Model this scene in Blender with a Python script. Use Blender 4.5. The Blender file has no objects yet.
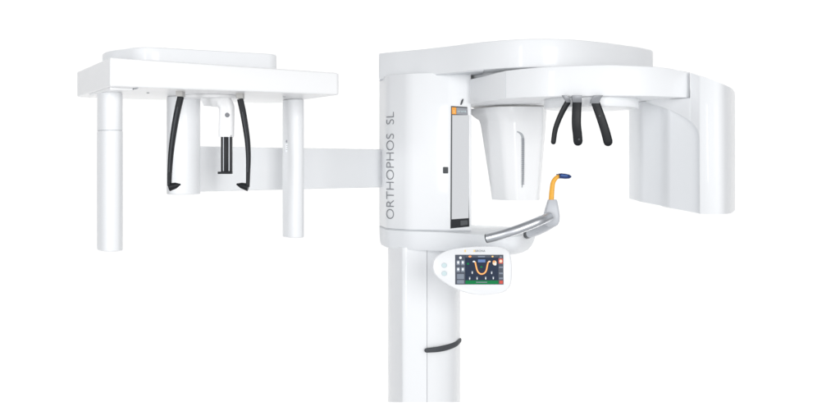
import bpy, bmesh, math
from mathutils import Vector, Matrix
C = bpy.context.scene.collection
V = Vector
EYE = 0.80          # camera height above the foot of the column
F = 1000.0          # focal length in photo pixels

def P(px, py, Y):   # a measured pixel at a chosen distance -> a point in metres
    return V(((px-420)*Y/F, Y, EYE+(165-py)*Y/F))
def XY(px, Y): return ((px-420)*Y/F, Y)

# ---------------------------------------------------------------- materials
def mat(name, col, rough=.4, metal=0., coat=0., emit=0., noise=0., bump=0., spec=.5, nscale=6):
    m = bpy.data.materials.new(name); m.use_nodes = True
    nt = m.node_tree; b = nt.nodes['Principled BSDF']
    b.inputs['Base Color'].default_value = (*col, 1)
    b.inputs['Roughness'].default_value = rough
    b.inputs['Metallic'].default_value = metal
    b.inputs['Coat Weight'].default_value = coat
    b.inputs['Coat Roughness'].default_value = .06
    b.inputs['Specular IOR Level'].default_value = spec
    if emit:
        b.inputs['Emission Color'].default_value = (*col, 1)
        b.inputs['Emission Strength'].default_value = emit
    if noise or bump:
        tc = nt.nodes.new('ShaderNodeTexCoord'); n = nt.nodes.new('ShaderNodeTexNoise')
        n.inputs['Scale'].default_value = nscale; n.inputs['Detail'].default_value = 5
        nt.links.new(tc.outputs['Object'], n.inputs['Vector'])
        if noise:
            mr = nt.nodes.new('ShaderNodeMapRange')
            mr.inputs['To Min'].default_value = rough-noise; mr.inputs['To Max'].default_value = rough+noise
            nt.links.new(n.outputs['Fac'], mr.inputs['Value']); nt.links.new(mr.outputs['Result'], b.inputs['Roughness'])
        if bump:
            n2 = nt.nodes.new('ShaderNodeTexNoise'); n2.inputs['Scale'].default_value = 900; n2.inputs['Detail'].default_value = 2
            nt.links.new(tc.outputs['Object'], n2.inputs['Vector'])
            bp = nt.nodes.new('ShaderNodeBump'); bp.inputs['Strength'].default_value = bump; bp.inputs['Distance'].default_value = .0006
            nt.links.new(n2.outputs['Fac'], bp.inputs['Height']); nt.links.new(bp.outputs['Normal'], b.inputs['Normal'])
    return m
WHITE  = mat('white_lacquer', (.91,.922,.935), .42, coat=.3, noise=.05, spec=.35)
WARM   = mat('bright_white_lacquer', (.955,.957,.96), .42, coat=.3, noise=.05, spec=.35)
SATIN  = mat('satin_white_plastic', (.895,.912,.93), .5, noise=.06, bump=.05)
GROOVE = mat('shadow_gap_grey', (.45,.47,.49), .6)
SOFTGAP = mat('pale_seam_grey', (.72,.74,.76), .6)
LETTER = mat('grey_print', (.25,.26,.275), .7, spec=.1)
BLACK  = mat('black_carbon', (.008,.010,.013), .42, noise=.12, spec=.3, bump=.15)
RUBBER = mat('dark_grey_rubber', (.075,.08,.088), .6, bump=.2, spec=.3)
STEEL  = mat('brushed_steel', (.66,.68,.71), .36, 1., noise=.08, nscale=40)
BRK2 = mat('clear_grey_bracket', (.50,.49,.47), .4)
BRK = mat('bracket_grey', (.30,.31,.33), .4, .3)
DSTEEL = mat('dark_steel', (.16,.165,.175), .4, .8)
ALU    = mat('cast_grey_plastic', (.58,.60,.635), .35, noise=.06)
MIRROR = mat('mirror_glass', (.97,.98,.99), .03, 1.)
FRAME  = mat('mirror_frame_grey', (.10,.105,.11), .5, spec=.1)
SMOKE  = mat('dark_label_grey', (.03,.032,.036), .45, noise=.08, spec=.1)
LGREY  = mat('label_grey', (.30,.31,.34), .5)
ORANGE = mat('orange_print', (.90,.36,.03), .5)
PALEOR = mat('pale_amber_print', (.92,.66,.28), .5)
YELLOW = mat('yellow_plastic', (.88,.42,.018), .35, noise=.06)
BLUE   = mat('blue_plastic', (.008,.035,.16), .4)
BLUEB  = mat('bright_blue_plastic', (.02,.10,.36), .35)
KEY    = mat('pale_teal_button', (.62,.76,.78), .4)
def scr(n, c, e=.3): return mat(n, c, .3, emit=e, spec=.12)
S_NAVY = scr('screen_navy', (.018,.028,.055)); S_SIDE = scr('screen_slate', (.075,.085,.11))
S_GREEN= scr('screen_green', (.0,.17,.05)); S_OR = scr('screen_orange', (.90,.33,.10))
S_YE = scr('screen_yellow', (.95,.6,.2)); S_WH = scr('screen_white', (.75,.78,.8)); S_BL = scr('screen_blue', (.12,.2,.42))
S_RED = scr('screen_red', (.55,.08,.06)); S_DK = scr('screen_dark', (.035,.05,.075)); S_SKIN = scr('screen_peach', (.85,.62,.45))
S_MID = scr('screen_grey', (.2,.23,.28))

# ---------------------------------------------------------------- mesh helpers
class MB:
    def __init__(s): s.bm = bmesh.new(); s.mats = []
    def mi(s, m):
        if m not in s.mats: s.mats.append(m)
        return s.mats.index(m)
    def merge(s, tmp, m):
        i = s.mi(m); vm = {}
        for v in tmp.verts: vm[v] = s.bm.verts.new(v.co)
        for f in tmp.faces:
            try: nf = s.bm.faces.new([vm[v] for v in f.verts]); nf.material_index = i
            except ValueError: pass
        tmp.free(); return s
    def loft(s, rings, m, caps=True, bevel=0, seg=3, closed=True, bevel_angle=40):
        t = bmesh.new(); R = [[t.verts.new(p) for p in r] for r in rings]; n = len(rings[0])
        for a, b in zip(R[:-1], R[1:]):
            for k in range(n if closed else n-1):
                t.faces.new((a[k], a[(k+1)%n], b[(k+1)%n], b[k]))
        if caps: t.faces.new(R[0][::-1]); t.faces.new(R[-1])
        bmesh.ops.recalc_face_normals(t, faces=t.faces)
        if bevel:
            es = [e for e in t.edges if len(e.link_faces) == 2 and e.calc_face_angle(0) > math.radians(bevel_angle)]
            bmesh.ops.bevel(t, geom=es, offset=bevel, segments=seg, profile=.5, affect='EDGES', clamp_overlap=True)
        return s.merge(t, m)
    def prism(s, poly, z0, z1, m, bevel=0, seg=3):      # z0, z1: numbers or functions of (x, y), relative to eye height
        f0 = z0 if callable(z0) else (lambda x, y: z0); f1 = z1 if callable(z1) else (lambda x, y: z1)
        return s.loft([[V((x, y, EYE+f0(x, y))) for x, y in poly], [V((x, y, EYE+f1(x, y))) for x, y in poly]], m, bevel=bevel, seg=seg)
    def build(s, name, parent=None, label=None, smooth=30):
        me = bpy.data.meshes.new(name); s.bm.to_mesh(me); s.bm.free()
        for m in s.mats: me.materials.append(m)
        me.polygons.foreach_set('use_smooth', [True]*len(me.polygons))
        me.set_sharp_from_angle(angle=math.radians(smooth))
        o = bpy.data.objects.new(name, me); C.objects.link(o)
        # put the object's origin at its own centre
        if len(me.vertices):
            lo = V([min(v.co[i] for v in me.vertices) for i in range(3)]); hi = V([max(v.co[i] for v in me.vertices) for i in range(3)])
            c = (lo+hi)/2; me.transform(Matrix.Translation(-c)); o.location = c
        if parent:
            w = o.location.copy(); o.parent = parent
            o.location = w - wpos(parent)
        if label: o['label'] = label
        return o
def wpos(o):
    p = V(o.location)
    while o.parent: o = o.parent; p += o.location
    return p

def rp(poly, r, seg=6):                                  # round the corners of a plan outline
    out = []; n = len(poly)
    for i, p in enumerate(poly):
        rad = r[i] if isinstance(r, (list, tuple)) else r
        p = V(p); a = V(poly[i-1])-p; b = V(poly[(i+1) % n])-p
        if rad <= 0: out.append(tuple(p)); continue
        rad = min(rad, a.length*.49, b.length*.49)
        pa = p+a.normalized()*rad; pb = p+b.normalized()*rad
        for k in range(seg+1):
            t = k/seg; q = pa*(1-t)**2+p*2*t*(1-t)+pb*t*t; out.append(tuple(q))
    return out
def smooth_line(pts, n=6):                               # Catmull-Rom through points
    pts = [V(p) for p in pts]; out = []
    for i in range(len(pts)-1):
        p0 = pts[max(i-1,0)]; p1 = pts[i]; p2 = pts[i+1]; p3 = pts[min(i+2,len(pts)-1)]
        for k in range(n):
            t = k/n; out.append(.5*((2*p1)+(p2-p0)*t+(2*p0-5*p1+4*p2-p3)*t*t+(3*p1-p0-3*p2+p3)*t**3))
    out.append(pts[-1]); return out
def sweep(mb, path, m, ra, rb=None, side=None, n=16, power=2., taper=None, round_ends=False):
    """section a (along side) x b; ra/rb numbers or lists per path point"""
    N = len(path); rings = []
    for i, p in enumerate(path):
        t = (path[min(i+1,N-1)]-path[max(i-1,0)]).normalized()
        s_ = V(side) if side else V((0,0,1)) if abs(t.z) < .9 else V((1,0,0))
        s_ = (s_-t*s_.dot(t)).normalized(); u = t.cross(s_)
        a = ra[i] if isinstance(ra, list) else ra; b = a if rb is None else (rb[i] if isinstance(rb, list) else rb)
        ring = []
        for k in range(n):
            th = 2*math.pi*k/n; c, d = math.cos(th), math.sin(th)
            cc = math.copysign(abs(c)**(2/power), c); dd = math.copysign(abs(d)**(2/power), d)
            ring.append(p+s_*a*cc+u*b*dd)
        rings.append(ring)
    if round_ends:
        def cap(ring, p, t, r):
            return [[p+(q-p)*math.cos(f)+t*r*math.sin(f) for q in ring] for f in (math.radians(30), math.radians(55), math.radians(78))]
        t1 = (path[-1]-path[-2]).normalized(); t0 = (path[0]-path[1]).normalized()
        r1 = min(ra[-1] if isinstance(ra, list) else ra, 1); r0 = ra[0] if isinstance(ra, list) else ra
        e = cap(rings[-1], path[-1], t1, r1); st = cap(rings[0], path[0], t0, r0)[::-1]
        rings = (st if round_ends == 2 else [])+rings+e
    mb.loft(rings, m)
def cyl(mb, c, r, z0, z1, m, rb=None, rot=0, n=40, bevel=0, power=2.):
    rb = rb or r; pl = []
    for k in range(n):
        th = 2*math.pi*k/n; cc, dd = math.cos(th), math.sin(th)
        x = r*math.copysign(abs(cc)**(2/power), cc); y = rb*math.copysign(abs(dd)**(2/power), dd)
        pl.append((c[0]+x*math.cos(rot)-y*math.sin(rot), c[1]+x*math.sin(rot)+y*math.cos(rot)))
    mb.prism(pl, z0, z1, m, bevel=bevel)
def plate(mb, o, ex, ez, outline, thick, m, bevel=0, seg=3, holes=None):   # outline in (x along ex, z along ez); extruded along +n (away) by thick
    nrm = ez.cross(ex).normalized()*-1
    front = [o+ex*x+ez*z for x, z in outline]; back = [p-nrm*thick for p in front]
    mb.loft([back, front], m, bevel=bevel, seg=seg)
def text_into(mb, s, size, o, ex, ez, m, thick=.0005, offset=0., align='CENTER', spacing=1.):
    cu = bpy.data.curves.new('t', 'FONT'); cu.body = s; cu.size = size; cu.align_x = align; cu.align_y = 'CENTER'
    cu.extrude = thick; cu.offset = offset; cu.space_character = spacing; cu.resolution_u = 6
    ob = bpy.data.objects.new('t', cu); C.objects.link(ob)
    dg = bpy.context.evaluated_depsgraph_get(); me = bpy.data.meshes.new_from_object(ob.evaluated_get(dg))
    nrm = ex.cross(ez).normalized()
    t = bmesh.new(); t.from_mesh(me)
    for v in t.verts: v.co = o+ex*v.co.x+ez*v.co.y+nrm*v.co.z
    mb.merge(t, m); bpy.data.objects.remove(ob); bpy.data.curves.remove(cu)

# ================================================================ THE MACHINE
machine = bpy.data.objects.new('dental_xray_machine', None); C.objects.link(machine)
machine.location = (.02, 3.45, 0)
machine['label'] = 'white dental panoramic x-ray machine on a column, with a side boom carrying a crossbar'
machine['category'] = 'x-ray machine'

# ---- column -----------------------------------------------------
fr = [V(XY(388,3.50)), V(XY(388.6,3.42)), V(XY(393.5,3.345)), V(XY(400.5,3.288)), V(XY(404.5,3.274)), V(XY(415,3.2705)), V(XY(427,3.27))]
fr2 = [V(XY(427,3.27)), V(XY(440,3.285)), V(XY(451,3.31)), V(XY(457,3.35)), V(XY(460,3.42)), V(XY(460,3.50))]
L1 = smooth_line(fr, 5); L2 = smooth_line(fr2, 5)
back = [V((.12,3.66)), V((-.09,3.66))]
left_poly = [tuple(p) for p in L1[:-1]]+[(L1[-1].x-.0008, 3.27), (L1[-1].x-.0008, 3.66), (-.085,3.66), (-.1115,3.62)]
right_poly = [(L2[0].x+.0008, 3.27)]+[tuple(p) for p in L2[1:]]+[(.139,3.62), (.115,3.66), (L2[0].x+.0008,3.66)]
foot = lambda x, y: -.2374*y
mb = MB(); mb.prism(left_poly, foot, -.27, WHITE)
mb.prism(right_poly, foot, -.27, WHITE)
mb.prism([(L1[-1].x-.002,3.274),(L1[-1].x+.002,3.274),(L1[-1].x+.002,3.6),(L1[-1].x-.002,3.6)], lambda x, y: foot(x,y)+.004, -.275, SOFTGAP)
column = mb.build('column', machine)
mb = MB()
gp = [P(0,0,1)]
path = []
src = [(426.6,350.2),(433,349.7),(440,348.8),(447,347.2),(453,345.2),(457.5,342.8),(460.3,340)]
yy = [3.262,3.266,3.277,3.297,3.322,3.35,3.40]
path = [V(((a-420)*y/F-(.0), y-.003, EYE+(165-b)*y/F)) for (a,b),y in zip(src,yy)]
path = smooth_line(path, 4); N = len(path)
ra = [.0062+.0034*math.sin(math.pi*(.12+.72*i/(N-1))) for i in range(N)]
sweep(mb, path, RUBBER, ra, .004, side=(0,0,1), round_ends=2)
mb.build('grip_strip', column)

# ---- carriage (upper body on the column) ---------------------------
body = [XY(379,3.50), XY(386,3.345), XY(408,3.272), XY(449.3,3.238), XY(471.3,3.2395), XY(466,3.62), XY(381,3.66)]
body_r = [.03,.03,.022,.008,.006,.02,.03]
mb = MB(); mb.prism(rp(body, body_r, 8), -.212, .300, WHITE, bevel=.003, seg=2)
carriage = mb.build('carriage', machine)
# soft seam to the collar: a shallow recess all round
seam = [(x*.997, y+.004) for x, y in rp(body, body_r, 8)]
mb = MB(); mb.prism(seam, -.2155, -.2125, SOFTGAP); mb.build('seam', carriage)
# lettering up the left face
a = V((*XY(386,3.345), 0)); b = V((*XY(408,3.272), 0)); face_dir = (b-a).normalized(); nrm = V((face_dir.y, -face_dir.x, 0))
to = V((*XY(391.2,3.362), 0)); 
# project onto the face plane
to = a+face_dir*((to-a).dot(face_dir))
def on_face(px, py):
    # ray through pixel meets the plane of the left face
    d = V(((px-420)/F, 1, (165-py)/F)); t = a.dot(nrm)/(V((d.x,d.y,0)).dot(nrm)); q = d*t; q.z += EYE; return q
mb = MB()
mid = on_face(390.6, 165.2)+nrm*.0005
top = on_face(390.6, 112)+nrm*.0005; bot = on_face(390.6, 219)
text_into(mb, 'ORTHOPHOS  SL', .0545, mid, V((0,0,1)), -face_dir, LETTER, .0004, -.0008)
# fit the length to the photographed one
zs = [v.co.z for v in mb.bm.verts]; k = (top.z-bot.z)/(max(zs)-min(zs)); zc = (max(zs)+min(zs))/2
for v in mb.bm.verts: v.co.z = (top.z+bot.z)/2+(v.co.z-zc)*k
zcut = on_face(390.6, 127).z
mb2 = MB(); mb2.bm = mb.bm.copy(); mb2.mats = list(mb.mats)
bmesh.ops.delete(mb.bm, geom=[v for v in mb.bm.verts if v.co.z > zcut], context='VERTS')
bmesh.ops.delete(mb2.bm, geom=[v for v in mb2.bm.verts if v.co.z <= zcut], context='VERTS')
mb.build('lettering', carriage); mb2.build('lettering', carriage)
# lock button on the front face
fa = V((*XY(408,3.272),0)); fb = V((*XY(449.3,3.238),0)); fd = (fb-fa).normalized(); fn = V((fd.y,-fd.x,0))
def on_front(px, py, off=0.):
    d = V(((px-420)/F, 1, (165-py)/F)); t = fa.dot(fn)/(V((d.x,d.y,0)).dot(fn)); q = d*t; q.z += EYE; return q+fn*off
mb = MB(); c = on_front(445.6,170.2)
sq = rp([(-.0085,-.0105),(.0085,-.0105),(.0085,.0105),(-.0085,.0105)], .003, 4)
plate(mb, c+fn*.003, fd, V((0,0,1)), sq, .004, FRAME, bevel=.001)
mb.build('lock_button', carriage)
# mirror panel on the narrow front
ma = V((*XY(449.3,3.238),0)); mc = V((*XY(471.3,3.2395),0)); md = (mc-ma).normalized(); mn = V((md.y,-md.x,0))
def on_mir(px, py, off=0.):
    d = V(((px-420)/F, 1, (165-py)/F)); t = ma.dot(mn)/(V((d.x,d.y,0)).dot(mn)); q = d*t; q.z += EYE; return q+mn*off
def quad(mb, pts, fn_, n_, off, thick, m):
    q = [fn_(x, y, off) for x, y in pts]; bk = [p-n_*thick for p in q]
    mb.loft([bk, q], m)
mb = MB()
quad(mb, [(451,106),(467.2,107),(469.3,226.6),(450.4,228.5)], on_mir, mn, .002, .004, FRAME)
mframe = mb.build('mirror_panel', carriage, 'tall narrow mirror in a thin grey frame')
mb = MB(); quad(mb, [(452.2,115.2),(469.1,115.2),(468.6,218),(451.7,219.2)], on_mir, mn, .0032, .002, MIRROR)
# its own name
mir = mb.build('mirror', carriage)
mb = MB()
quad(mb, [(451.8,107.3),(456.2,107.5),(456.2,114.4),(451.8,114.2)], on_mir, mn, .0036, .001, ORANGE)
quad(mb, [(456.4,107.5),(467.2,108.2),(467.8,115.0),(456.4,114.4)], on_mir, mn, .0036, .001, LGREY)
mw = on_mir(462,111.2,.0042)
text_into(mb, 'sirona.', .0115, mw, md, V((0,0,1)), KEY, .0003)
text_into(mb, 's', .019, on_mir(454,111.2,.0042), md, V((0,0,1)), PALEOR, .0003)
mb.build('logo_label', carriage, 'small orange and grey label above the mirror')
mb = MB()
quad(mb, [(451,219.6),(468.7,218.4),(469,226.2),(450.8,227.9)], on_mir, mn, .0038, .001, SMOKE)
quad(mb, [(460.5,220.6),(467.6,220.1),(467.7,224.6),(460.5,225.6)], on_mir, mn, .0044, .0005, FRAME)
mb.build('sensor_window', carriage, 'dark window below the mirror')
mb = MB(); sweep(mb, [on_mir(461,104.3,.003), on_mir(462,101.5,.004), on_mir(462.8,99.5,.003)], RUBBER, [.0022,.003,.002], .002, round_ends=2)
mb.build('latch', carriage)

# ---- top arm --------------------------------------------------------
ft = [(379,53.2),(395,51.6),(420,49.3),(450,45.8),(475,42.6),(500,40.2),(520,39),(540,38.6),(560,38.8),(580,39.9),(600,41.8),(620,44.3),(640,47.2),(652,49.8)]
zt = .381
top_front = smooth_line([V(XY(px, zt*F/(165-py))) for px, py in ft], 3)
arm_poly = [(-.147,3.66)]+[tuple(p) for p in top_front]+[(.784,3.36),(.79,3.45),(.74,3.56),(.6,3.66),(.3,3.68)]
mb = MB(); mb.prism(arm_poly, .2945, zt, WHITE, bevel=.004, seg=3)
arm = mb.build('top_arm', machine)
seam = [(x*.997+.001, y+.006) for x, y in arm_poly]
mb = MB(); mb.prism([p for p in seam if p[0] < .2]+[(.2,3.60)], .2915, .2950, SOFTGAP)
mb.build('seam', arm)

# ---- rotor arm --------------------------------------------------------
rf = [(505,2.99),(520,2.955),(540,2.92),(560,2.90),(580,2.888),(611,2.88),(640,2.885),(658,2.90),(674,2.925),(690,2.958)]
rfl = smooth_line([V(XY(*p)) for p in rf], 4)
rot_poly = [tuple(p) for p in rfl]+[(.84,3.12),(.80,3.3),(.70,3.42),(.5,3.5),(.30,3.60),(.20,3.58), (.168,3.40), XY(470,3.215)]
RT = [(500,.2812),(520,.2835),(540,.2855),(580,.2874),(611,.2886),(640,.2856),(658,.2850),(674,.2808),(690,.2748),(700,.272)]
def rtop(x, y):
    if y > 3.06 and x < .3: return .2812-.006*min(1,(y-3.06)/.16)
    if y > 3.06: return .2812
    px = min(699, max(500, x/y*F+420))
    for (a, za), (b, zb) in zip(RT[:-1], RT[1:]):
        if px <= b: return za+(zb-za)*(px-a)/(b-a)
mb = MB(); mb.prism(rot_poly, .1985, rtop, WHITE, bevel=.003, seg=3)
rotor = mb.build('rotor_arm', machine)
ra0 = V(XY(505,2.99)); rd = (V(XY(520,2.955))-ra0).normalized(); rn = V((rd.y,-rd.x))
mb = MB(); q0 = ra0+rd*.002; mb.prism([tuple(q0+rn*.0004), tuple(q0+rd*.0016+rn*.0004), tuple(q0+rd*.0016-rn*.004), tuple(q0-rn*.004)], .2015, .2790, SOFTGAP)
mb.build('seam', rotor)
mb = MB(); cyl(mb, (.52,3.04), .142, .170, .1990, WHITE, n=72, bevel=.003)
hub = mb.build('rotor_hub', machine)
mb = MB(); cyl(mb, (.385,3.37), .232, .2800, .2950, WHITE, n=64); mb.build('bearing', rotor)

# ---- x-ray tube head ------------------------------------------------------
topP = [XY(469.5,3.43), XY(497,3.30), XY(520,3.275), XY(543,3.30), XY(547,3.44), XY(540,3.66), XY(480,3.68)]
midP = [XY(480.5,3.41), XY(501,3.31), XY(521,3.285), XY(543.3,3.31), XY(546,3.44), XY(540,3.64), XY(488,3.66)]
botP = [XY(491.5,3.42), XY(506.5,3.335), XY(521,3.31), XY(538.5,3.335), XY(540,3.44), XY(534,3.60), XY(497,3.60)]
rr = [.012,.016,.03,.014,.02,.03,.03]
def ring(pl, z): return [V((x, y, EYE+z)) for x, y in rp(pl, rr, 6)]
def mix(A, B, t): return [tuple(V(p)*(1-t)+V(q)*t) for p, q in zip(A, B)]
rings = [ring(topP, .192), ring(topP, .178), ring(mix(topP, midP, .35), .165), ring(mix(topP, midP, .85), .152), ring(midP, .135)]
for t in (.25,.5,.75,.93): rings.append(ring(mix(midP, botP, t), .135-(.135+.108)*t))
rings.append(ring(botP, -.1135)); rings.append([V((p.x*.997+.0008, p.y*.995+.017, EYE-.118)) for p in ring(botP, 0)])
mb = MB(); mb.loft(rings, WARM)
mb2 = mb
head = mb.build('tube_head', machine, 'tapered white x-ray tube head with a narrow ribbed vent', smooth=35)
# vent: a shallow curved recess line with ribs
def head_surf(px, py):
    # distance of the head's front at this pixel: interpolated between the outlines by ray cast
    d = V(((px-420)/F, 1, (165-py)/F)).normalized()
    o = V((0,0,EYE)); inv = V(head.location)+V(machine.location)
    ok, loc, n, i = bvh.ray_cast(o-inv, d)[0] is not None, *bvh.ray_cast(o-inv, d)[:3]
    return loc+inv if ok else None
from mathutils.bvhtree import BVHTree
tmp = bmesh.new(); tmp.from_mesh(head.data)
bvh = BVHTree.FromBMesh(tmp)
def hs(px, py):
    d = V(((px-420)/F, 1, (165-py)/F)).normalized(); inv = V(head.location)+V(machine.location)
    r = bvh.ray_cast(V((0,0,EYE))-inv, d)
    return (r[0]+inv) if r[0] is not None else None
mb = MB()
pts = [hs(*p) for p in ((517,131.5),(520,133),(522.3,136),(523,142),(523.1,155),(523,170),(522.6,182),(522,187.5))]
if all(pts):
    path = smooth_line(pts, 4); N = len(path)
    sweep(mb, path, GROOVE, [.0014+.0032*math.sin(math.pi*min(1,max(.05,(i/(N-1))**.8))) for i in range(N)], .0014, side=(1,0,0), n=8)
    for j in range(24):
        p = hs(523, 139+j*1.95)
        if p: mb.loft([[p+V((-.0055,-.003,-.0016)),p+V((.004,-.0045,-.0016)),p+V((.004,.003,-.0016)),p+V((-.0055,.003,-.0016))],
                       [p+V((-.0055,-.003,.0012)),p+V((.004,-.0045,.0012)),p+V((.004,.003,.0012)),p+V((-.0055,.003,.0012))]], LGREY)
mb.build('vent', head)

# ---- detector housing ---------------------------------------------------------
def dz(x, y):      # top slopes down towards the outer end
    t = (x-.764)/(.977-.764); return .2745-.046*max(0,min(1,t))-.004*max(0,min(1,t))**2
# outer shell: one continuous curved sheet, 30 mm thick; its lower edge is arched over the inner cover
cols = []        # (px, Y, top y, bottom y)
for px, Y, yt, yb in [(646,3.085,98.9,102.4),(654,3.055,98.9,104.6),(662,3.025,98.9,107.0),(671,2.995,98.9,110.4),(680,2.965,98.9,114.8),(686,2.946,98.9,118.2),(690.1,2.933,98.9,121.0),
                      (690.25,2.933,72.7,121.1),(694,2.921,73.8,124.6),(697.5,2.911,74.9,129.4),(699.0,2.907,75.4,134),(699.5,2.9055,75.6,140),(699.7,2.905,75.7,213.9)]:
    x, y = XY(px, Y); cols.append((x, y, (165-yt)*Y/F, (165-yb)*Y/F))
zb = cols[-1][3]
cpath = smooth_line([V(XY(699.7,2.905)), V(XY(710,2.890)), V(XY(720,2.886)), V(XY(727,2.908)), V(XY(731.6,2.965)), V(XY(733.6,3.06)), V(XY(734.2,3.17)), V((.995,3.29)), V((.94,3.38)), V((.84,3.41))], 4)
TY = [(699.7,75.7),(710,79.0),(720,82.8),(728,86.3),(735,90.2)]
for q in cpath[1:]:
    px = q.x/q.y*F+420
    if q.y < 3.15:
        for (a, za), (b, zb_) in zip(TY[:-1], TY[1:]):
            if a <= px <= b: zt_ = (165-(za+(zb_-za)*(px-a)/(b-a)))*q.y/F; break
    zt_ = min(zt_, cols[-1][2]) 
    cols.append((q.x, q.y, zt_, zb))
rings = []
for k, (x, y, z1, z0) in enumerate(cols):
    a_ = cols[max(k-1,0)]; b_ = cols[min(k+1,len(cols)-1)]
    t_ = V((b_[0]-a_[0], b_[1]-a_[1])).normalized(); n_ = V((-t_.y, t_.x))*.03
    if k < 13: n_ = V((.011,.026))
    rings.append([V((x,y,EYE+z0)), V((x,y,EYE+z1)), V((x+n_.x,y+n_.y,EYE+z1)), V((x+n_.x,y+n_.y,EYE+z0))])
mb = MB(); mb.loft(rings, WHITE, bevel=.0014, seg=2, bevel_angle=50)
# the solid core behind the shell
core = [(.818,2.95),(.87,2.945),(.95,3.06),(.975,3.17),(.97,3.28),(.92,3.355),(.82,3.385)]
mb.prism(core, zb+.001, .226, WHITE)
det = mb.build('detector_housing', machine, 'tall white detector housing at the right end')
innerp = [XY(634,3.22), XY(640,3.13), XY(663,3.05), XY(668,3.005), XY(699.6,2.9165), (.825,3.0), (.83,3.36), (.70,3.36)]
mb = MB()
ipl = rp(innerp, [.01,.02,.015,.012,.0,.0,.02,.02], 8)
def ibot(x, y):
    px = x/y*F+420; t = max(0,min(1,(px-634)/66)); return -.112-.030*t
mb.prism(ipl, ibot, .1978, SATIN)
inn = mb.build('inner_cover', det)

# ---- temple supports -----------------------------------------------------------
def support(pts, w, thick, Y, side, bracket, label=None, Yb=None):
    mb = MB(); path = smooth_line([P(x, y, Y+dy) for x, y, dy in pts], 6); N = len(path)
    W = [w[0]+(w[1]-w[0])*i/(N-1) for i in range(N)]
    sweep(mb, path, BLACK, W, thick, side=side, power=3.2, n=20, round_ends=1)
    # pivot screw
    o = mb.build('temple_support', machine, label)
    mb = MB()
    (x0,x1,yt),(x2,x3,ym),(x4,x5,yb) = bracket
    f = [P(x0,yt,Y-.012),P(x1,yt,Y-.012),P(x3,ym,Y-.012),P(x5,yb,Y-.006),P(x4,yb,Y-.006),P(x2,ym,Y-.012)]
    mb.loft([[p+V((0,.012,0)) for p in f], f], BRK, bevel=.0006, seg=2)
    mb.build('bracket', o)
    return o
support([(568.2,101.5,0),(563.8,109,0),(559,119,.0),(555.2,130,.0),(553.4,142,.0)], (.0088,.0072), .004, 2.89, (1,.2,0), ((562,566.6,95.2),(565,570.5,99.5),(566.3,570.9,102.4)))
s2 = support([(577.2,101,0),(576.6,112,-.004),(576.4,124,-.004),(577.4,134,0),(578,141.2,.004)], (.0135,.0135), .005, 2.875, (1,0,0), ((572.2,582,95.2),(572.4,582,99),(573,581.6,102.4)))
s3 = support([(595.4,102.5,0),(598.5,111,-.002),(602,121,-.002),(605.5,132,0),(608,141.6,.004)], (.0125,.0135), .005, 2.88, (1,0,.25), ((594.6,603.2,95.2),(591,600.4,99.6),(590.4,599.2,103.4)))
for o, (x, y, Y) in ((s2,(579,139.3,2.868)), (s3,(599.6,116,2.866))):
    mb = MB(); c = P(x, y, Y); r = .003
    mb.loft([[c+V((r*math.cos(k*math.pi/8), dy, r*math.sin(k*math.pi/8))) for k in range(16)] for dy in (.006,0)], RUBBER)
    mb.build('screw', o)

# ---- shelf, handle, chin rest -----------------------------------------------------
sh = [XY(379.3,3.49), XY(386,3.38), XY(408,3.315)]
sh_poly = rp([XY(379.3,3.49), XY(386,3.340), XY(408,3.262), XY(450,3.20), XY(490,3.06), XY(516,3.03), XY(533.5,3.12), XY(537,3.36), XY(515,3.50), XY(470,3.62), XY(380,3.66)],
             [.03,.03,.03,.08,.09,.08,.10,.10,.08,.05,.03], 8)
def s_ring(z, inset, tipin):
    cx, cy = .2, 3.38; out = []
    for x, y in sh_poly:
        t = max(0, min(1, (x-.02)/.34))                       # the tip is undercut, the collar is straight
        k = inset*(.10+.90*t)
        d = V((x-cx, y-cy)); L = d.length; d *= (L-k)/L
        out.append(V((cx+d.x, cy+d.y, EYE+z)))
    return out
mb = MB()
mb.loft([s_ring(-.277, .055, 0), s_ring(-.2755, .047, 0), s_ring(-.268, .026, 0), s_ring(-.255, .011, 0), s_ring(-.24, .003, 0), s_ring(-.2195, 0, 0), s_ring(-.2172, .0018, 0), s_ring(-.2160, .005, 0)], SATIN)
shelf = mb.build('shelf', machine, smooth=35)
mb = MB(); c = V(XY(412.5,3.31)); 
mb.bm.free()

mb = MB()
path = smooth_line([P(486.6,238.4,2.90), P(500,235.2,2.89), P(515,230.6,2.885), P(530,225,2.89), P(541,220.4,2.90), P(549.5,216.6,2.93)], 8)
sweep(mb, path, STEEL, .0136, n=28)
handle = mb.build('grab_handle', machine, 'curved brushed steel grab handle')
mb = MB(); p0 = path[0]; t0 = (path[0]-path[1]).normalized()
sweep(mb, [p0-t0*.001, p0+t0*.0025], DSTEEL, [.014,.0124], n=28)
sweep(mb, [p0-t0*.0+t0*.002, p0+t0*.0032], ALU, [.0105,.0105], n=28)
mb.build('end_cap', handle)
mb = MB()
path = smooth_line([P(529,234,3.06), P(538,231,3.03), P(547,226.6,2.99), P(553.5,222,2.965), P(555.5,217,2.958)], 8)
sweep(mb, path, ALU, .0122, n=24, round_ends=2)
stub = mb.build('support_arm', machine)
mb = MB(); sweep(mb, [P(526.8,234.8,3.07), P(529.3,233.9,3.058)], DSTEEL, .0128, n=24); mb.build('collar', stub)
mb = MB()
def cr(y, x0, x1, d, Yc=2.955):
    pl = rp([(x0,-d),(x1,-d),(x1,d),(x0,d)], .0035*1000/2955*1000, 1) 
    o_ = []
    for (px, dd) in [(x0,-d),(x1,-d),(x1,d),(x0,d)]:
        q = P(px, y, Yc); o_.append((q.x, Yc+dd))
    z = P(0, y, Yc).z
    return [V((x, yy_, z)) for x, yy_ in rp(o_, .008, 5)]
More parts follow.
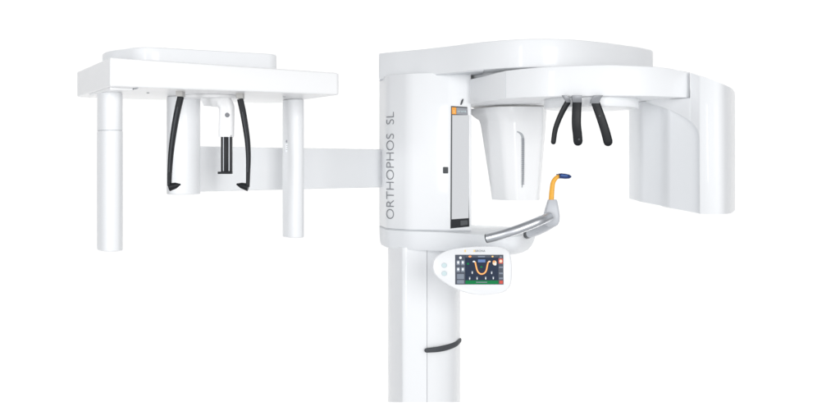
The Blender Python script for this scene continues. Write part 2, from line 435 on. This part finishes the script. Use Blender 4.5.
mb.loft([cr(226.5,548,555.5,.008), cr(224.5,545.2,557.6,.014), cr(221,543.6,559,.018), cr(216,543.6,559.2,.02), cr(208,545.6,558.2,.018), cr(201,547.6,556.9,.015), cr(199.6,548.3,556.4,.013)], ALU)
chin = mb.build('chin_rest', machine, smooth=50)

# ---- control panel -------------------------------------------------------------------
PY = 2.99; sc = PY/F
ex = V((1,0,0)); ez = V((0,.10,.995)).normalized(); po = P(473,270,PY); pn = V((0,-ez.z,ez.y))
def L(px, py): return ((px-473)*sc, (270-py)*sc)
ol = [(432.3,267.5),(433.6,260.5),(438,255.2),(446,251),(456,248.4),(470,246.8),(484,246.2),(497,246.5),(505.5,248.4),(510,253),(511.8,262),(512,274),(510.8,284),(507,290),(500,293),(490,294.6),(478,294.8),(466,292.6),(454,288),(443,281.6),(435.4,275)]
sm = smooth_line([V(p) for p in ol+[ol[0]]], 4)[:-1]
mb = MB(); loc = [L(p.x, p.y) for p in sm]
def pr(k, dn): return [po+ex*(x*k)+ez*(z*k)-pn*dn for x, z in loc]
mb.loft([pr(.55,.052), pr(.80,.046), pr(.93,.032), pr(.985,.018), pr(1.0,.009), pr(.998,.004), pr(.985,.0012), pr(.965,0)], WHITE)
panel = mb.build('control_panel', machine, 'rounded white touch panel with a colour screen', smooth=40)
def rect(mb, x0, y0, x1, y1, off, m, r=0):
    pts = [L(x0,y1), L(x1,y1), L(x1,y0), L(x0,y0)]
    if r: pts = rp(pts, r*sc, 4)
    q = [po+ex*x+ez*z+pn*off for x, z in pts]
    mb.loft([[p-pn*.0008 for p in q], q], m)
def disc(mb, x, y, rx, ry, off, m, n=14):
    q = []
    for k in range(n):
        th = 2*math.pi*k/n; a_, b_ = L(x+rx*math.cos(th), y+ry*math.sin(th)); q.append(po+ex*a_+ez*b_+pn*off)
    mb.loft([[p-pn*.0008 for p in q], q], m)
def strip(mb, pts, w, off, m):
    c = [V(p) for p in pts]; q1 = []; q2 = []
    for i, p in enumerate(c):
        t = (c[min(i+1,len(c)-1)]-c[max(i-1,0)]).normalized(); n_ = V((-t.y,t.x))*w/2
        for lst, s_ in ((q1,1),(q2,-1)):
            a_, b_ = L(p.x+n_.x*s_, p.y+n_.y*s_); lst.append(po+ex*a_+ez*b_+pn*off)
    t = bmesh.new(); A = [t.verts.new(p) for p in q1]; B = [t.verts.new(p) for p in q2]
    for i in range(len(A)-1): t.faces.new((A[i],A[i+1],B[i+1],B[i]))
    mb.merge(t, m)
mb = MB()
rect(mb, 455.2,254.8,503.4,284.4, .0012, S_DK)
rect(mb, 455.6,255.2,465.0,284.0, .0018, S_SIDE)
rect(mb, 465.4,256.8,498.2,280.2, .0018, S_NAVY)
rect(mb, 465.4,280.4,498.2,284.0, .0018, S_GREEN)
rect(mb, 498.5,255.2,503.1,284.0, .0018, S_SIDE)
rect(mb, 498.6,258.6,503.0,263.6, .0022, S_RED); disc(mb, 500.8,261.2,1.5,1.6,.0025,S_SKIN)
for y in (266.5,272.5,277.5): rect(mb, 499,y,502.8,y+1.6,.0022,S_MID)
rect(mb, 499.2,280.5,502.8,283.6,.0022,S_RED); disc(mb, 500.9,257.2,1.2,.9,.0022,S_MID)
for x, y in ((458.2,262.8),(462.8,262.8),(458.2,269.6),(462.8,269.6)):
    rect(mb, x-1.7,y-2.4,x+1.7,y+2.4,.0021,S_MID,.6); disc(mb, x,y-.3,1.0,1.4,.0024,S_WH); 
disc(mb, 460.5,257.8,1.3,1.3,.0022,S_WH)
rect(mb, 457,274,464,279,.0021,S_MID,.6); rect(mb, 457,280,464,283.4,.0021,S_MID,.6)
rect(mb, 465.4,255.2,498.2,257.6,.0022,S_SIDE)
disc(mb, 470,256.6,1.5,1,.0025,S_OR); disc(mb, 492.6,256.6,1,.8,.0025,S_YE); rect(mb, 478,256,485,257.3,.0025,S_MID)
rect(mb, 478,259.6,485.4,262.4,.0022,S_BL); disc(mb, 481.4,267,1.2,.9,.0022,S_GREEN); disc(mb, 468,263.8,1.2,1,.0022,S_GREEN)
arc = smooth_line([V(p) for p in ((475.2,262),(476,266),(477.2,270.4),(479,273),(481.6,274),(484.4,273),(486.2,270.4),(487.2,266),(488.2,262))], 5)
strip(mb, [(p.x,p.y) for p in arc], 1.5, .0024, S_OR); strip(mb, [(p.x,p.y) for p in arc], .5, .0027, S_YE)
disc(mb, 474,261.6,1.3,.8,.0028,S_WH); disc(mb, 489.4,261.6,1.3,.8,.0028,S_SKIN)
disc(mb, 494.6,263,2.0,2.4,.0024,S_SKIN); disc(mb, 495.4,264.4,1.0,1.1,.0027,S_WH); disc(mb,493.9,261.6,1.2,1,.0027,S_OR)
for x, y in ((472.2,272.6),(491.6,272.8),(469.6,278.4),(477,278.4),(485.6,278.2),(493.2,278)):
    disc(mb, x,y,.55,1.3,.0024,S_WH); disc(mb, x,y-1.2,.9,.5,.0027,S_MID)
rect(mb, 476,281.7,487,282.6,.0022,S_MID)
mb.build('screen', panel)
for x, y in ((444.2,265.4),(444.2,273.4)):
    mb = MB(); disc(mb, x, y, 2.7, 2.5, .0014, GROOVE, 28); disc(mb, x, y, 2.55, 2.35, .002, KEY, 28); mb.build('button', panel)
mb = MB()
rect(mb, 464.4,249.9,466.0,252.2,.0008,PALEOR); mb.build('logo_mark', panel)
mb = MB()
rect(mb, 473.6,250.0,475.4,252.1,.0008,PALEOR)
a_, b_ = L(480.2,251.1); text_into(mb, 'SIRONA', .0086, po+ex*a_+ez*b_+pn*.0008, ex, ez, LETTER, .0003)
mb.build('logo_label', panel)
mb = MB(); sweep(mb, [P(462,262,3.03), P(456,262,3.16), P(450,262,3.34)], SATIN, .03, .03, n=20); mb.build('mounting_neck', panel)

# ---- side boom ------------------------------------------------------------------------
zb0, zb1 = -.077, .054
b0 = V((-.66,2.84)); b1 = V((-.10,3.48)); bd = (b1-b0).normalized(); bn = V((-bd.y, bd.x))*.055
mb = MB(); mb.prism([tuple(b0), tuple(b1), tuple(b1+bn), tuple(b0+bn)], zb0, zb1, WHITE, bevel=.004)
boom = mb.build('side_boom', machine, 'flat white boom reaching out to the left')

# ================================================================ cephalometric unit on the boom
O = V((-.755,2.45)); u = V((.8733,.487)); w = V((-.487,.8733))
def Q(a_, b_): return tuple(O+u*a_+w*b_)
rc = (Q(0,0)[0], 0)
rcx, rcy = XY(183.6, 2.83)
mb = MB(); cyl(mb, (rcx,rcy), .0465, -.083, .1925, WHITE, n=48, bevel=.004)
mb.build('support_post', machine)
bar = rp([Q(-.004,0), Q(.612,0), Q(.612,.06), Q(.60,.42), Q(.56,.455), Q(.02,.455), Q(-.004,.44)], [.007,.012,.02,.06,.04,.03,.03], 8)
mb = MB(); mb.prism(bar, .1925, lambda x, y: .264-.0105*((V((x,y))-O).dot(u)/.61), WARM, bevel=.006)
crossbar = mb.build('crossbar', machine, 'thick white crossbar of the side unit')
cov = rp([Q(.10,.115), Q(.46,.115), Q(.48,.13), Q(.47,.36), Q(.05,.38), Q(.042,.27)], [.05,.012,.01,.04,.04,.05], 8)
mb = MB(); mb.prism(cov, lambda x, y: .262-.0105*((V((x,y))-O).dot(u)/.61), .3085, WHITE, bevel=.004)
mb.build('top_cover', crossbar)
# rail cap under the left end and tiny screws underneath
mb = MB(); mb.prism(rp([Q(.002,.03), Q(.059,.03), Q(.044,.30), Q(.002,.30)], [.006,.004,.02,.01], 6), .1865, .1925, WARM, bevel=.001)
mb.prism([Q(.062,.004), Q(.0655,.004), Q(.050,.20), Q(.0455,.20)], .1895, .1925, GROOVE)
mb.build('rail_cap', crossbar)
for a_, b_ in ((.13,.17),(.50,.13)):
    mb = MB(); cyl(mb, Q(a_,b_), .0035, .1905, .1925, GROOVE, n=16); mb.build('screw', crossbar)
rot = math.atan2(u.y, u.x)
# left post (wide, in two sleeves)
mb = MB(); c = Q(.030,.165)
cyl(mb, c, .029, .0905, .1865, WHITE, rb=.054, rot=rot, n=56, power=2.5, bevel=.0008)
post = mb.build('sensor_post', machine, 'long white post at the left end')
mb = MB(); cyl(mb, c, .0295, -.222, .0895, WHITE, rb=.0545, rot=rot, n=56, power=2.5, bevel=.004); mb.build('lower_sleeve', post)
mb = MB(); cyl(mb, c, .0285, .0894, .0906, SOFTGAP, rb=.0535, rot=rot, n=56, power=2.5); mb.build('seam', post)
# right post
mb = MB(); c = XY(293.2,2.955)
cyl(mb, c, .026, -.213, .1925, WHITE, rb=.046, rot=rot, n=56, power=2.4, bevel=.004)
post = mb.build('collimator_post', machine, 'slimmer white post at the right end of the crossbar')
tmp2 = bmesh.new(); tmp2.from_mesh(post.data); bv2 = BVHTree.FromBMesh(tmp2)
def ps(px, py):
    d = V(((px-420)/F, 1, (165-py)/F)).normalized(); inv = V(post.location)+V(machine.location)
    r = bv2.ray_cast(V((0,0,EYE))-inv, d); return r[0]+inv
mb = MB(); q = ps(287,141.3); r = .0038
mb.loft([[q+V((r*math.cos(k*math.pi/8), dy, r*math.sin(k*math.pi/8))) for k in range(16)] for dy in (.003,-.0015)], LGREY)
mb.build('screw', post)
mb = MB(); q = ps(287.2,148)
mb.loft([[q+V((x,dy,z)) for x, z in rp([(-.005,-.012),(.005,-.012),(.005,.012),(-.005,.012)], .002, 3)] for dy in (.003,-.0008)], SATIN)
q2 = q+V((0,-.0009,0))
for k in range(3):
    mb.loft([[q2+V((x,dy,z)) for x, z in ((-.003,.006-k*.006),(.003,.006-k*.006),(.003,.008-k*.006),(-.003,.008-k*.006))] for dy in (.001,-.0004)], GROOVE)
mb.build('label', post)

# ear posts
def ear(pts, tip, Y, top, label):
    mb = MB(); path = smooth_line([P(x, y, Y) for x, y in pts], 8); N = len(path)
    W = [.0052+.0030*math.sin(math.pi*.5*(1-i/(N-1))) - .0008*(i/(N-1)) for i in range(N)]
    sweep(mb, path, BLACK, W, .009, side=(1,0,0), power=4, n=20)
    o = mb.build('ear_post', machine, label)
    mb = MB(); t0_, t1_ = P(*tip[0], Y), P(*tip[1], Y)
    sweep(mb, [t0_, t0_*.35+t1_*.65, t1_], BLACK, [.011,.008,.003], n=16, round_ends=1); mb.build('ear_plug', o)
    x0, x1, y0, y1 = top
    mb = MB(); a0 = P(x0, y1, Y-.004); a1 = P(x1, y0, Y-.004)
    mb.loft([[V((x, yy2, a0.z)) for x, yy2 in ((a0.x,Y-.012),(a1.x,Y-.012),(a1.x,Y+.02),(a0.x,Y+.02))],
             [V((x, yy2, a1.z)) for x, yy2 in ((a0.x-.001,Y-.012),(a1.x-.001,Y-.012),(a1.x-.001,Y+.02),(a0.x-.001,Y+.02))]], BRK2, bevel=.001)
    mb.build('bracket', o)
    # paler strip down the post: a highlight put in as colour
    mb = MB(); e = smooth_line([P(x-.6, y, Y-.0088) for x, y in pts[1:-1]], 6)
    sweep(mb, e, RUBBER, .0014, .001, side=(1,0,0), n=6); mb.build('edge_highlight', o)
    return o
ear([(180.9,96.6),(178.4,107),(175.4,122),(172.6,140),(170.8,156),(169.8,172),(169.4,186)], ((169.2,187.2),(179.6,184.6)), 2.62, (176.6,183.2,88.5,96.6), None)
ear([(240.2,99.2),(243,112),(245.6,127),(247.6,142),(248.4,157),(248.2,172),(247.8,187)], ((248.4,187.4),(237.4,184.4)), 2.70, (236.6,243.2,90.6,98.6), None)
# nose support
mb = MB(); Yn = 2.76
sweep(mb, smooth_line([P(205,99.4,Yn+.02), P(214,99.8,Yn+.01), P(222,101,Yn), P(226.4,106,Yn), P(226.8,116,Yn), P(226.5,126,Yn), P(226.4,137,Yn)], 6), WARM, [.016]*6+[.018]*6+[.021]*25, .017, side=(1,.1,.3), n=24, power=3)
nose = mb.build('nose_support', machine)
mb = MB(); q = P(227.2,115,Yn-.018); r = .0064
mb.loft([[q+V((r*math.cos(k*math.pi/12), dy, r*math.sin(k*math.pi/12))) for k in range(24)] for dy in (.006,0)], DSTEEL); mb.build('pivot_knob', nose)
mb = MB(); 
def box(mb, x0, x1, y0, y1, Y0, Y1, m, bev=.001):
    a0 = P(x0,y1,Y0); a1 = P(x1,y0,Y0)
    mb.loft([[V((a0.x,Y0,z)),V((a1.x,Y0,z)),V((a1.x,Y1,z)),V((a0.x,Y1,z))] for z in (a0.z,a1.z)], m, bevel=bev, seg=2)
box(mb, 220.8,231.4,135,173, Yn-.014, Yn+.004, BLACK)
box(mb, 217.6,231.4,171.6,174, Yn-.016, Yn+.004, BLACK, .0008)
slide = mb.build('nose_slide', nose)
mb = MB(); box(mb, 223.0,223.8,135.6,171, Yn-.0155, Yn-.0135, ALU, 0); box(mb, 228.6,229.6,135.6,171, Yn-.0155, Yn-.0135, ALU, 0); mb.build('guide_rail', slide)
mb = MB(); cyl(mb, XY(212,2.80), .09, .184, .1925, WARM, n=48, bevel=.002); mb.build('head_ring', machine)

# ================================================================ bite block, standing in the chin rest
root = bpy.data.objects.new('bite_block', None); C.objects.link(root)
root.location = P(550.5,200,2.95); root['label'] = 'yellow bite stick with a dark blue tip standing in the grey chin rest'; root['category'] = 'bite block'
mb = MB(); YB = 2.952
path = smooth_line([P(551.2,201,YB), P(551.6,194,YB), P(552.2,187.5,YB), P(553,182.6,YB), P(554.8,179.4,YB), P(557,177.2,YB), P(559.4,176.2,YB)], 6); N = len(path)
sweep(mb, path, YELLOW, [.0078-.0022*(i/(N-1)) for i in range(N)], .0055, side=(1,0,0), power=3, n=20)
mb.build('stick', root)
mb = MB()
path = [P(x, y, YB) for x, y in ((559.0,176.0),(561,175.9),(565,176.3),(569,176.6),(571.2,176.7))]
sweep(mb, path, BLUE, [.0074,.0078,.0078,.0062,.0024], [.013,.014,.014,.010,.004], side=(0,0,1), power=3, n=20)
sweep(mb, [P(556.4,174.4,YB), P(559.8,174.6,YB)], BLUE, .0014, .003, n=10)
tip = mb.build('tip', root)
mb = MB(); sweep(mb, [P(561,175.2,YB-.0135), P(567.6,175.9,YB-.0125)], BLUEB, .0026, .0015, side=(0,0,1), n=10); mb.build('tip_ridge', tip)

# ================================================================ light: a white studio
w_ = bpy.data.worlds.new('World'); bpy.context.scene.world = w_; w_.use_nodes = True
nt = w_.node_tree; bg = nt.nodes['Background']
tc = nt.nodes.new('ShaderNodeTexCoord'); sx = nt.nodes.new('ShaderNodeSeparateXYZ'); cr_ = nt.nodes.new('ShaderNodeValToRGB')
nt.links.new(tc.outputs['Generated'], sx.inputs[0])
nt.links.new(tc.outputs['Generated'], sx.inputs[0])
dt = nt.nodes.new('ShaderNodeVectorMath'); dt.operation = 'DOT_PRODUCT'; dt.inputs[1].default_value = (0,-.95,-.31)
nt.links.new(tc.outputs['Generated'], dt.inputs[0]); nt.nodes.remove(sx)
mrn = nt.nodes.new('ShaderNodeMapRange'); mrn.inputs['From Min'].default_value = -1
nt.links.new(dt.outputs['Value'], mrn.inputs['Value']); nt.links.new(mrn.outputs['Result'], cr_.inputs[0])
e = cr_.color_ramp.elements            # the studio is dim at the sides and overhead, bright behind the camera
e[0].position = .5; e[0].color = (.34,.345,.36,1); e[1].position = .95; e[1].color = (.86,.87,.89,1)
nt.links.new(cr_.outputs[0], bg.inputs[0]); bg.inputs[1].default_value = 1.0
def area(name, loc, target, size, sizey, power, col=(1,1,1)):
    ld = bpy.data.lights.new(name, 'AREA'); ld.shape = 'RECTANGLE'; ld.size = size; ld.size_y = sizey; ld.energy = power; ld.color = col
    o = bpy.data.objects.new(name, ld); C.objects.link(o); o.location = loc
    o.rotation_euler = (V(target)-V(loc)).to_track_quat('-Z','Y').to_euler()
area('softbox_front', (2.9,-5.0,1.5), (0,3.2,.9), 3.4, 3.4, 295, (1,.995,.985))
area('softbox_left', (-2.0,-1.2,1.0), (.2,3.3,.9), .4, 2.8, 62, (.97,.985,1))
area('backdrop_light_top', (0,8.2,7.6), (0,11,3), 20, 1, 800, (1,.985,.96))
area('backdrop_light_bottom', (0,8.2,-6.4), (0,11,-2), 20, 1, 800, (1,.985,.96))
# white studio backdrop wall well behind the machine
mb = MB(); mb.prism([(-16,11),(16,11),(16,11.2),(-16,11.2)], -12, 13, mat('backdrop_white', (.93,.93,.925), .9, spec=.1))
bd_ = mb.build('backdrop'); bd_['kind'] = 'structure'

# ================================================================ camera
cd = bpy.data.cameras.new('camera'); cam = bpy.data.objects.new('camera', cd); C.objects.link(cam)
cam.location = (0,0,EYE); cam.rotation_euler = (math.radians(90),0,0)
cd.sensor_width = 36; cd.lens = F/840*36; cd.shift_y = -(210-165)/840; cd.clip_end = 100; cd.clip_start = .05
S = bpy.context.scene; S.camera = cam
S.render.resolution_x = 1024; S.render.resolution_y = 512
S.view_settings.view_transform = 'Standard'; S.view_settings.look = 'None'; S.view_settings.gamma = 1; S.view_settings.exposure = -.28
